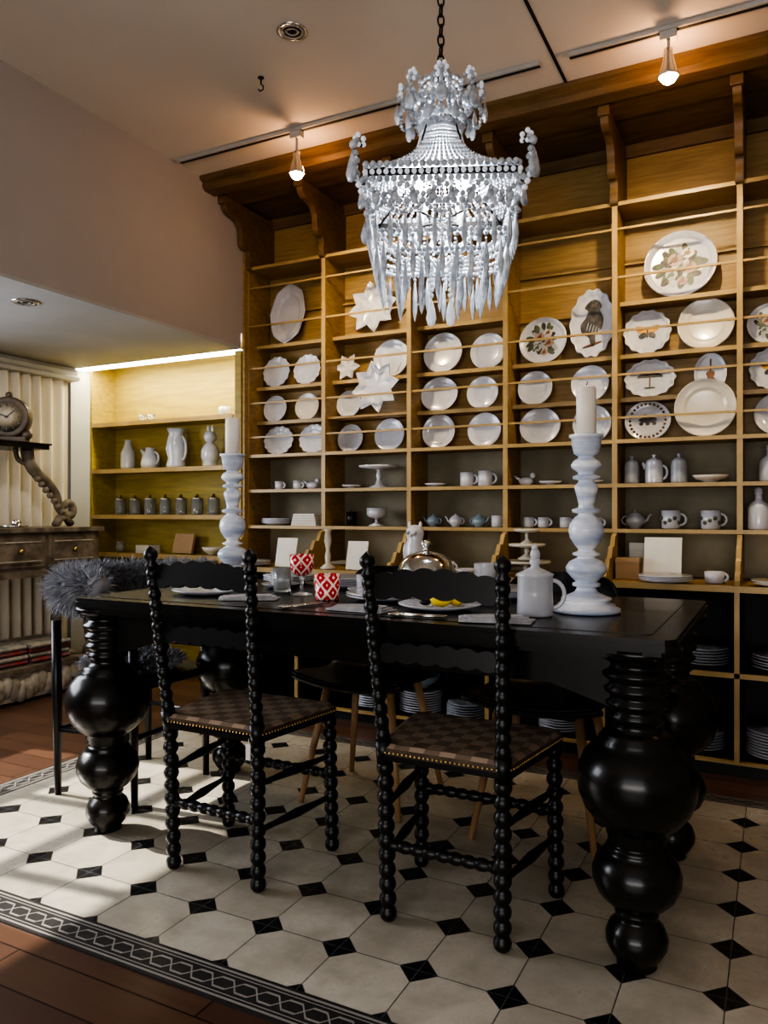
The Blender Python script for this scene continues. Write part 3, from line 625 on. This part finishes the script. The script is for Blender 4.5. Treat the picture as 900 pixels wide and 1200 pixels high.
# ---------------------------------------------------------------- spindle chair
def bobbin(b,p,q,n,Rr,rm,m,seg=16,ends=0):
    L=(Vector(q)-Vector(p)).length; prof=[(.0001,0)]; 
    for k in range(n):
        for j in range(7):
            t=(j+.5)/7; prof.append((rm+(Rr-rm)*math.sqrt(max(0,math.sin(pi*t))),L*(k+t)/n))
    prof.append((.0001,L)); b.lathe(prof,m,seg,align(p,q))
def spindle(b,p,q,r0,r1,m):
    L=(Vector(q)-Vector(p)).length; b.lathe([(.0001,0),(r0,0),(r0*1.05,L*.2),(r1,L*.5),(r0*1.05,L*.8),(r0,L),(.0001,L)],m,14,align(p,q))
def chair_mesh():
    b=B(); m='black_paint'
    for s in (-1,1):
        bobbin(b,(s*.155,-.155,0),(s*.16,-.165,.42),11,.0225,.010,m)
        b.lathe([(.0001,0),(.021,0),(.021,.06),(.0001,.06)],m,14,align((s*.16,-.165,.415),(s*.162,-.172,.47)))
        bobbin(b,(s*.162,-.172,.47),(s*.172,-.205,.745),8,.0195,.010,m)
        b.lathe([(.0001,0),(.017,0),(.018,.02),(.016,.05),(.0001,.05)],m,14,align((s*.166,-.187,.66),(s*.172,-.205,.72)))
        bobbin(b,(s*.172,-.205,.745),(s*.178,-.222,.90),5,.019,.010,m)
        b.lathe([(.0001,0),(.016,0),(.020,.01),(.012,.02),(.021,.035),(.019,.05),(.008,.06),(.0001,.066)],m,14,align((s*.178,-.222,.90),(s*.18,-.228,.966)))
        bobbin(b,(s*.205,.165,0),(s*.200,.155,.425),11,.0225,.010,m)
        for z in (.30,.17): spindle(b,(s*.158,-.158,z),(s*.203,.162,z),.008,.014,m)
    bobbin(b,(-.2,.16,.24),(.2,.16,.24),11,.016,.009,m)
    bobbin(b,(-.157,-.16,.20),(.157,-.16,.20),9,.016,.009,m)
    def rail(z,h,y0,w,amp,arch,tilt):
        n=60; up=[];lo=[]
        for i in range(n+1):
            t=i/n; x=-w+2*w*t
            up.append((x,h/2+arch*math.sin(pi*t)+amp*abs(math.sin(pi*t*6))))
            lo.append((x,-h/2-amp*abs(math.sin(pi*t*6))+arch*.4*math.sin(pi*t)))
        b.prism(up+lo[::-1],.016,m,T(0,y0,z)@R(-tilt,'X')@XZ,z0=-.008)
    rail(.875,.050,-.215,.168,.009,.018,6); rail(.705,.034,-.195,.160,.008,.006,6)
    pl=[]
    for (cx,cy,a0) in ((.195,.145,0),(-.195,.145,90),(-.155,-.155,180),(.155,-.155,270)):
        for k in range(6):
            a=math.radians(a0+90*k/5); pl.append((cx+.03*math.cos(a),cy+.03*math.sin(a)))
    b.prism(pl,.024,'black_paint',z0=.425); b.prism(pl,.018,'clock_wood',z0=.440)
    N=len(pl)
    vs=[(x,y,.458) for x,y in pl]+[(x*.93,y*.93,.466) for x,y in pl]
    b.add(vs,[(i,(i+1)%N,N+(i+1)%N,N+i) for i in range(N)]+[tuple(range(N,2*N))],'woven_seat',False)
    per=[]
    for i in range(N):
        p,q=Vector(pl[i]),Vector(pl[(i+1)%N]); per.append((p,q,(q-p).length))
    s=0;step=.012;acc=0
    for p,q,l in per:
        while s<acc+l:
            c=p.lerp(q,(s-acc)/l); b.ball((c.x,c.y,.446),.0038,'brass',6,4); s+=step
        acc+=l
    return b
cb_=chair_mesh(); c1=cb_.obj('dining_chair',(-.750,1.945,.005)); 
c2=place(c1.data,'dining_chair.001',(-1.455,1.915,.005))
b=B(); b.box(-.008,.008,-.002,0,-.035,.01,'paper'); b.tube([(0,0,.01),(0,.004,.03)],.001,'paper',5); b.obj('tag',(.145,-.187,.41),parent=c2)
# ---------------------------------------------------------------- shell chairs
def shell_chair():
    b=B(); vs=[];fs=[];nu=16
    pr=cr([(.20,.435),(.22,.455),(.14,.450),(0,.435),(-.12,.445),(-.19,.50),(-.225,.60),(-.245,.70),(-.26,.80),(-.265,.845)],4)
    nv=len(pr)
    for th in (0,1):
        for j,(y,z) in enumerate(pr):
            t=j/(nv-1); w=.225*(1-.10*t) if t<.8 else .225*.92*math.sqrt(max(.05,1-((t-.8)/.24)**2))
            for i in range(nu+1):
                u=-1+2*i/nu; k=u*u
                yy=y+(.07*k if t>.5 else .07*k*max(0,(t-.3)/.2) if t>.3 else 0)
                zz=z+(.03*k if t<.5 else .03*k*max(0,1-(t-.5)/.2)) - (.012 if th else 0)*(1 if t<.5 else 0)
                yy-= .012*th*(1 if t>=.5 else 0)
                vs.append((u*w,yy,zz))
    o=nv*(nu+1)
    for th in (0,1):
        for j in range(nv-1):
            for i in range(nu):
                a=th*o+j*(nu+1)+i; fs.append((a,a+1,a+nu+2,a+nu+1))
    for j in range(nv-1):
        for i in (0,nu): a=j*(nu+1)+i; fs.append((a,a+nu+1,a+nu+1+o,a+o))
    for i in range(nu):
        for j in (0,nv-1): a=j*(nu+1)+i; fs.append((a,a+1,a+1+o,a+o))
    b.add(vs,fs,'black_paint',True)
    for sx in (-1,1):
        for sy in (-1,1):
            b.lathe([(.0001,0),(.010,0),(.016,.43),(.0001,.43)],'light_wood',14,align((sx*.20,sy*.19,0),(sx*.13,sy*.11,.425)))
    b.box(-.14,.14,-.125,-.10,.405,.43,'iron'); b.box(-.14,.14,.10,.125,.405,.43,'iron')
    return b
sc_=shell_chair().obj('shell_chair',(-.69,2.545,.005),(0,0,180)); place(sc_.data,'shell_chair.001',(-1.36,2.56,.005),(0,0,180))
# ---------------------------------------------------------------- armchair + fur throw
b=B(); m='black_paint'; ax,ay=-2.22,2.26
legs=[(-2.07,2.06),(-2.42,2.02),(-2.07,2.45),(-2.42,2.49)]
for lx,ly in legs:
    b.lathe([(.0001,0),(.012,0),(.019,.40),(.017,.66),(.0001,.66)],m,14,align((lx,ly,0),(lx-(.01 if lx<-2.2 else 0.01),ly,.68)))
b.prism([(p[0],p[1]) for p in rr(-2.44,-2.05,2.03,2.48,.12,8)],.03,m,z0=.42)
arc=[(ax+.25*math.cos(math.radians(a)),ay+.235*math.sin(math.radians(a)),.67+.07*max(0,-math.cos(math.radians(a)))) for a in range(52,309,10)]
b.tube(arc,.019,m,10)
for (p,q) in ((0,2),(1,3),(0,1),(2,3)): b.tube([(*legs[p],.25),(*legs[q],.25)],.010,m,8)
b.obj('black_armchair')
b=B(); random.seed(11)
def strand(p,n,L,w=.0035):
    n=Vector(n).normalized(); d=(n+Vector([random.uniform(-.6,.6) for _ in range(3)])).normalized()
    p=Vector(p); mid=p+d*L*.55+Vector((0,0,-.003)); tip=p+d*L+Vector((random.uniform(-.01,.01),random.uniform(-.01,.01),-.014))
    s=d.cross(Vector([random.uniform(-1,1) for _ in range(3)])).normalized()*w
    b.add([p-s,p+s,mid+s*.7,mid-s*.7,tip],[(0,1,2,3),(3,2,4)],'fur_blue',True)
farc=[(ax+.0+.27*math.cos(math.radians(a)),ay+.28*math.sin(math.radians(a)),.79) for a in range(66,286,9)]
b.tube(farc,[.045+.014*math.sin(i*1.9) for i in range(len(farc))],'fur_blue',10)
for k in range(10500):
    t=random.random()*(len(farc)-1); i=int(t); f=t-i; c=Vector(farc[i]).lerp(Vector(farc[min(i+1,len(farc)-1)]),f)
    rad=Vector((c.x-ax,c.y-ay,0)).normalized(); a=random.random()*2*pi
    n=rad*math.cos(a)+Vector((0,0,1))*math.sin(a); strand(c+n*.038,n,random.uniform(.03,.085),.003)
b.ball((-2.24,2.22,.475),.18,'fur_blue',16,10,(1,1,.22))
for k in range(3000):
    a=random.random()*2*pi; r=.18*math.sqrt(random.random()); strand((-2.24+r*math.cos(a),2.22+r*math.sin(a),.475+.035*math.sqrt(max(0,1-(r/.18)**2))),(math.cos(a)*r*4,math.sin(a)*r*4,1),random.uniform(.03,.06))
b.obj('fur_throw')
# ---------------------------------------------------------------- tabletop things
TZ=.7925
cp=[(.0001,0),(.086,0),(.092,.003),(.092,.012),(.080,.015),(.078,.022),(.062,.026),(.060,.032),(.068,.035),(.068,.040),(.052,.046),(.032,.056),(.026,.066),(.026,.069),(.038,.072),(.038,.080),(.028,.084),(.040,.095),(.054,.112),(.056,.124),(.046,.140),(.026,.150),(.022,.154),(.036,.157),(.038,.163),(.024,.168),(.022,.174),(.032,.186),(.044,.205),(.049,.225),(.045,.245),(.032,.262),(.022,.270),(.022,.273),(.038,.276),(.040,.284),(.022,.290),(.021,.298),(.026,.32),(.032,.342),(.032,.350),(.022,.360),(.021,.366),(.037,.369),(.037,.377),(.022,.382),(.024,.388),(.040,.400),(.042,.408),(.034,.420),(.022,.427),(.022,.432),(.034,.440),(.040,.465),(.041,.482),(.047,.485),(.047,.492),(.036,.492),(.030,.47),(.0001,.468)]
b=B(); b.lathe(cp,'marble',40); b.lathe([(.0001,.468),(.027,.468),(.027,.62),(.022,.626),(.0001,.624)],'candle_wax',28); b.tube([(0,0,.622),(.001,0,.632),(.004,0,.640)],.0015,'iron',6)
k1=b.obj('candlestick',(-.474,2.157,TZ)); place(k1.data,'candlestick.001',(-1.80,2.279,TZ))
b=B()
b.lathe([(.0001,0),(.046,0),(.049,.005),(.047,.06),(.047,.105),(.050,.112),(.043,.115),(.028,.122),(.014,.128),(.010,.134),(.016,.142),(.012,.152),(.0001,.155)],'porcelain',32)
b.ball((0,0,.163),.014,'porcelain',sc=(1,1,1.3)); b.ball((0,-.004,.183),.009,'porcelain'); handle(b,.047,.02,.095,.034,'porcelain',.006,ang=20)
b.obj('lidded_mug',(-.58,2.02,TZ))
b=B(); b.lathe([(.0001,0),(.036,0),(.037,.004),(.042,.08),(.0405,.08),(.0355,.008),(.0001,.007)],'ikat_red',32); b.obj('red_tumbler',(-1.275,2.09,TZ))
b=B(); b.lathe([(.0001,0),(.034,0),(.034,.003),(.006,.010),(.005,.05),(.010,.056),(.005,.06),(.012,.064)],'jar_glass',28); b.lathe([(.012,.064),(.030,.072),(.039,.09),(.042,.135),(.040,.135),(.037,.092),(.028,.076),(.0001,.070)],'ikat_red',32); b.obj('red_goblet',(-1.42,2.165,TZ))
def tplate(X,Y,r,name='dinner_plate',n=1,m='porcelain'):
    b=B(); pstack(b,r,n,m,dz=.008); return b.obj(name,(X,Y,TZ))
tplate(-1.72,2.05,.12); tplate(-1.10,2.17,.13,'plate_stack',2); tplate(-.86,2.03,.12); tplate(-1.42,2.44,.11,'plate_stack',4); tplate(-.78,2.40,.12,'plate_stack',3)
tplate(-1.70,2.50,.10,'plate_stack',3); tplate(-1.62,2.33,.07,'saucer'); put('tea_cup',cup,(-1.62,2.33,TZ+.008),.036,.055)
tplate(-1.25,2.31,.07,'saucer'); put('tea_cup',cup,(-1.25,2.31,TZ+.008),.036,.055,ang=40)
put('small_bowl',bowl,(-.80,2.22,TZ),.055,.04,'porcelain'); put('tea_cup',cup,(-.66,2.24,TZ),.034,.055,ang=-30)
put('small_glass',cup,(-.96,2.32,TZ),.030,.085,'jar_glass',hd=False); put('small_glass',cup,(-1.53,2.21,TZ),.030,.085,'jar_glass',hd=False)
put('cream_pitcher',cup,(-.90,2.52,TZ),.038,.10)
put('soup_bowl',bowl,(-1.10,2.17,TZ+.018),.075,.035,'porcelain')
def lem(b):
    b.lathe([(.0001,-.034),(.006,-.032),(.02,-.02),(.024,0),(.02,.02),(.006,.032),(.0001,.036)],'lemon',18,T(0,0,.024)@R(90,'Y')); b.lathe([(.0001,-.034),(.006,-.032),(.02,-.02),(.024,0),(.02,.02),(.006,.032),(.0001,.036)],'lemon',18,T(.03,.045,.024)@R(90,'X'))
    b.ball((-.052,.01,.012),.018,'black_paint',sc=(1.0,1,.6))
put('lemons',lem,(-.85,2.01,TZ+.008))
def nap(b):
    pl=[(-.09,-.04),(.09,-.05),(.10,.03),(0,.06),(-.10,.05)]
    for k in range(3): b.prism([(p[0]*(1-.12*k),p[1]*(1-.12*k)) for p in pl],.004,'napkin',R(8*k,'Z'),z0=.0005+.004*k)
put('napkin',nap,(-1.05,1.90,TZ)); put('napkin',nap,(-1.50,1.98,TZ),rot=30); put('napkin',nap,(-.64,1.87,TZ),rot=15)
def cut(b):
    for k in range(2):
        b.tube([(0,.02*k,.004),(.12,.02*k,.004)],.0028,'chrome',6); b.ball((-.02,.02*k,.005),.012,'chrome',sc=(1.8,.8,.3))
put('cutlery',cut,(-.89,1.84,TZ),rot=5); put('cutlery',cut,(-1.25,1.86,TZ),rot=70)
def dome(b):
    b.lathe([(.0001,0),(.115,0),(.125,.006),(.115,.010),(.0001,.010)],'silver',36)
    b.lathe([(.100,.012),(.103,.03),(.101,.07),(.088,.105),(.060,.128),(.025,.138),(.010,.142),(.008,.150),(.017,.158),(.019,.168),(.010,.178),(.0001,.180)],'silver',40)
    b.lathe([(.101,.012),(.107,.016),(.107,.024),(.101,.028)],'silver',40)
put('silver_cloche',dome,(-1.10,2.47,TZ))
# ---------------------------------------------------------------- chandelier
C=(-.932,2.205); random.seed(5)
b=B()
def bead(p,r,m='bead'): b.ball(p,r,m,8,5)
def drop(p,L,w,m='bead'):
    x,y,z=p
    b.lathe([(.0001,0),(w*.3,-.10*L),(w*.75,-.35*L),(w,-.62*L),(w*.7,-.82*L),(w*.2,-.96*L),(.0001,-L)],m,6,T(x,y,z),smooth=False)
def pear(p,L,w,m='bead',a=0):
    x,y,z=p
    b.lathe([(.0001,0),(w*.3,-.15*L),(w*.7,-.4*L),(w,-.7*L),(w*.7,-.92*L),(.0001,-L)],m,12,T(x,y,z)@Matrix.Rotation(a+pi/2,4,'Z')@Matrix.Diagonal((1,.45,1,1)))
def strandb(pts,r,m='bead',alt=None,gap=1.0):
    pts=[Vector(p) for p in pts]; acc=0; nxt=0; k=0
    for a,c in zip(pts,pts[1:]):
        l=(c-a).length
        while nxt<acc+l:
            bead(a.lerp(c,(nxt-acc)/l),r,(alt if (alt and k%2) else m)); nxt+=2*r*gap; k+=1
        acc+=l
def ringpt(a,r,z): return (r*math.cos(a),r*math.sin(a),z)
def sq(t,h):
    i=int(t)%4; f=t-int(t); c=[(-1,-1),(1,-1),(1,1),(-1,1)]; p=c[i];q=c[(i+1)%4]
    return (h*(p[0]+(q[0]-p[0])*f),h*(p[1]+(q[1]-p[1])*f))
ZT=2.262
for k in range(24): a=2*pi*k/24; bead(ringpt(a,.062,ZT),.010); bead(ringpt(a,.066,ZT+.02),.008,'bead_glow')
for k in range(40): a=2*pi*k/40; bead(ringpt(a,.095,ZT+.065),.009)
for k in range(8):
    a=2*pi*k/8
    ar=cr([(.07,ZT+.02),(.08,ZT+.05),(.115,ZT+.075),(.132,ZT+.10),(.12,ZT+.13),(.10,ZT+.125),(.085,ZT+.105)],5)
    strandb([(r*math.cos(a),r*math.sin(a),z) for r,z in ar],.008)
    c=Vector(ringpt(a,.125,ZT+.12)); 
    for j in range(6): t=2*pi*j/6; tv=Vector((-math.sin(a),math.cos(a),0)); bead(c+tv*.015*math.cos(t)+Vector((0,0,.015*math.sin(t))),.0075,'bead_glow')
    pear(ringpt(a,.136,ZT+.08),.065,.021,a=a)
    a2=a+pi/8; ar=cr([(.075,ZT+.02),(.06,ZT+.07),(.07,ZT+.12),(.05,ZT+.15),(.02,ZT+.158)],5)
    strandb([(r*math.cos(a2),r*math.sin(a2),z) for r,z in ar],.0075)
    strandb([ringpt(a,.095,ZT+.065),ringpt(a,.06,ZT+.09),ringpt(a,.02,ZT+.15)],.007,'bead_glow',gap=1.1)
    pts=[ringpt(a+2*pi/8*t,.120+.01*math.sin(pi*t),ZT+.07-.045*math.sin(pi*t)) for t in [i/8 for i in range(9)]]; strandb(pts,.006)
    pear(ringpt(a2,.11,ZT+.035),.055,.016,a=a2)
b.lathe([(.004,ZT+.13),(.012,ZT+.155),(.006,ZT+.21)],'iron',10)
# bell of strands
NS=64; h0=.212; ZB=2.058
for k in range(NS):
    t=4*k/NS; sx,sy=sq(t,h0); a=math.atan2(sy,sx); p0=Vector((.060*math.cos(a),.060*math.sin(a),ZT)); p3=Vector((sx,sy,ZB))
    pts=[]
    for i in range(15):
        u=i/14; e=u**2.0; w=1-(1-u)**1.15
        pts.append((p0.x+(p3.x-p0.x)*e,p0.y+(p3.y-p0.y)*e,p0.z+(p3.z-p0.z)*w))
    strandb(pts,.0058,'bead_glow','bead',gap=1.08)
def frame(h,z,r,m='bead',n=None):
    n=n or int(8*h/(2*r)); 
    for k in range(n): x,y=sq(4*k/n,h); bead((x,y,z),r,m)
frame(.217,ZB,.010); frame(.219,ZB-.022,.008,'bead_glow',n=88); frame(.217,ZB-.042,.010)
q=.212
b.box(-q,q,-q,-q+.005,ZB-.03,ZB-.01,'iron'); b.box(-q,q,q-.005,q,ZB-.03,ZB-.01,'iron'); b.box(-q,-q+.005,-q+.005,q-.005,ZB-.03,ZB-.01,'iron'); b.box(q-.005,q,-q+.005,q-.005,ZB-.03,ZB-.01,'iron')
FA=lambda x,y:(0 if abs(x)>abs(y) else pi/2)
for k in range(16):
    pts=[]
    for i in range(9):
        u=i/8; x,y=sq((k+u)/4 % 4,.221); pts.append((x,y,ZB-.050-.038*math.sin(pi*u)))
    strandb(pts,.0088)
for k in range(32):
    x,y=sq(4*(k+.5)/32,.215); bead((x,y,ZB-.056),.007,'bead_glow'); pear((x,y,ZB-.062),.045,.013,a=FA(x,y))
def tier_(h,z,n,L,w,rb=.008,m='bead',nf=None):
    frame(h,z,rb,m,nf)
    for k in range(n):
        x,y=sq(4*(k+.5)/n,h); bead((x,y,z-.014),.006); drop((x,y,z-.022),L,w,m)
tier_(.210,1.955,40,.118,.0085,rb=.011)
for k in range(32):
    x,y=sq(4*k/32,.208); strandb([(x,y,ZB-.05),(x,y,1.96)],.0045,gap=1.6)
for k in range(16):
    pts=[]
    for i in range(9):
        u=i/8; x,y=sq((k+.5+u)/4 % 4,.216); pts.append((x,y,1.95-.03*math.sin(pi*u)))
    strandb(pts,.007)
tier_(.188,1.880,36,.120,.0088)
tier_(.130,1.845,22,.130,.0088)
for k in range(24):
    x,y=sq(4*k/24,.205); x2,y2=sq(4*k/24,.188); strandb([(x,y,1.95),(x2,y2,1.885)],.005,gap=1.2)
for k in range(16):
    x,y=sq(4*k/16,.188); x2,y2=sq(4*k/16,.130); x3,y3=sq(4*k/16,.03); strandb([(x,y,1.875),(x2,y2,1.845),((x2+x3)/2,(y2+y3)/2,1.835),(x3,y3,1.825)],.006,'bead_glow')
frame(.03,1.825,.009,'bead_glow',12)
for (x,y) in ((.030,-.010),(-.030,-.010)): strandb([(x,y,1.82),(x,y,1.738)],.008,'bead_glow'); pear((x,y,1.735),.092,.016,'bead_glow',a=pi/2)
for k in range(4):
    x,y=sq(k,.06); strandb([(x,y,1.84),(x,y,1.80)],.007); drop((x,y,1.80),.10,.010)
# corner arms with long hanging strands
for (sx,sy) in ((-1,-1),(1,-1),(1,1),(-1,1)):
    aa=math.atan2(sy,sx)
    ar=cr([(.212,1.995),(.226,2.005),(.243,2.03),(.237,2.06),(.247,2.09),(.239,2.11),(.228,2.105)],5)
    pts=[(sx*r,sy*r,z) for r,z in ar]; b.tube(pts,.005,'iron',6); strandb([(p[0]*1.015,p[1]*1.015,p[2]+.004) for p in pts],.0105)
    pts=[(sx*r,sy*r,z) for r,z in cr([(.195,1.965),(.22,1.965),(.237,1.995),(.247,2.035),(.239,2.075)],5)]; strandb(pts,.009,'bead_glow')
    pear((sx*.253,sy*.253,2.08),.088,.024,a=aa); bead((sx*.250,sy*.250,2.10),.012); pear((sx*.228,sy*.228,1.985),.06,.016,a=aa)
    for j in range(5): t=2*pi*j/5; bead((sx*(.233+.012*math.cos(t)),sy*(.233+.012*math.cos(t)),2.12+.014*math.sin(t)),.008,'bead_glow')
for k in range(4):
    a=pi/4+pi/2*k; b.tube([ringpt(a,.06,ZT),ringpt(a,.09,2.18),ringpt(a,.17,2.11),ringpt(a,.29,ZB-.02)],.003,'iron',6)
    b.lathe([(.012,0),(.012,.05),(.0001,.05)],'white_metal',12,T(.09*math.cos(a),.09*math.sin(a),1.98)); b.ball((.09*math.cos(a),.09*math.sin(a),2.05),.018,'bulb_cool',12,8,(1,1,1.6))
    b.tube([(0,0,1.97),(.09*math.cos(a),.09*math.sin(a),1.98)],.004,'iron',6)
b.tube([(0,0,1.87),(0,0,2.46)],.004,'iron',6); b.ball((0,0,2.20),.020,'bulb_cool',12,8,(1,1,1.5))
z=2.455; k=0
while z<ZC-.02:
    pts=[(.010*math.cos(t),0,z+.018+.019*math.sin(t)) for t in [2*pi*i/12 for i in range(13)]]
    b.tube(pts,.003,'iron',6,R(90*(k%2)+20,'Z')); z+=.031; k+=1
b.lathe([(.05,ZC-.001),(.045,ZC-.02),(.01,ZC-.03),(.0001,ZC-.04)],'iron',20)
b.obj('chandelier',(C[0],C[1],0),(0,0,24))
# ---------------------------------------------------------------- lights
def light(name,t,loc,e,col,tgt=None,**k):
    L=bpy.data.lights.new(name,t); L.energy=e; L.color=col
    for a,v in k.items(): setattr(L,a,v)
    o=bpy.data.objects.new(name,L); bpy.context.scene.collection.objects.link(o); o.location=loc
    if tgt is not None: o.rotation_euler=(Vector(tgt)-Vector(loc)).to_track_quat('-Z','Y').to_euler()
    return o
light('chandelier_light','POINT',(C[0],C[1],2.13),11,(.96,.97,1),shadow_soft_size=.03)
light('chandelier_light','POINT',(C[0],C[1],1.94),3,(.96,.97,1),shadow_soft_size=.03)
light('window_daylight_left','AREA',(-4.25,1.22,1.45),66,(.88,.92,1),(-1,1.5,.3),shape='RECTANGLE',size=2.0,size_y=1.05)
light('window_daylight_front','AREA',(-.1,-2.55,1.5),26,(.94,.96,1),(-.6,2.5,1.2),shape='RECTANGLE',size=3.2,size_y=1.9)
light('ceiling_fill','AREA',(-.1,-2.5,.9),56,(1,.92,.84),(-1.0,1.5,2.9),shape='RECTANGLE',size=3.2,size_y=.8)  # unseen fill light added behind the camera, aimed up to brighten ceiling
light('led_strip_light','AREA',(-3.5,3.70,2.025),11,(1,.88,.52),(-3.5,3.86,1.2),shape='RECTANGLE',size=1.3,size_y=.05)
light('nook_downlight_beam','SPOT',(-3.04,2.36,2.01),26,(1,.92,.82),(-3.9,2.9,.6),spot_size=math.radians(130),spot_blend=.8,shadow_soft_size=.05)
d=Vector((.80,.10,-.57)); s=light('sun','SUN',(-6,0,5),9,(1,.93,.82)); s.rotation_euler=d.to_track_quat('-Z','Y').to_euler(); s.data.angle=.012
w=bpy.data.worlds.new('World'); bpy.context.scene.world=w; w.use_nodes=True
bg=w.node_tree.nodes['Background']; bg.inputs[0].default_value=(.7,.82,1,1); bg.inputs[1].default_value=.6
# ---------------------------------------------------------------- camera
cam=bpy.data.cameras.new('camera'); co=bpy.data.objects.new('camera',cam); bpy.context.scene.collection.objects.link(co)
co.location=(0,0,1.07); co.rotation_euler=(math.radians(90),0,math.radians(27.15))
cam.sensor_fit='VERTICAL'; cam.sensor_height=36; cam.lens=27; cam.clip_start=.02
bpy.context.scene.camera=co
vs_=bpy.context.scene.view_settings
vs_.view_transform='AgX'; vs_.look='AgX - High Contrast'; vs_.exposure=0.12
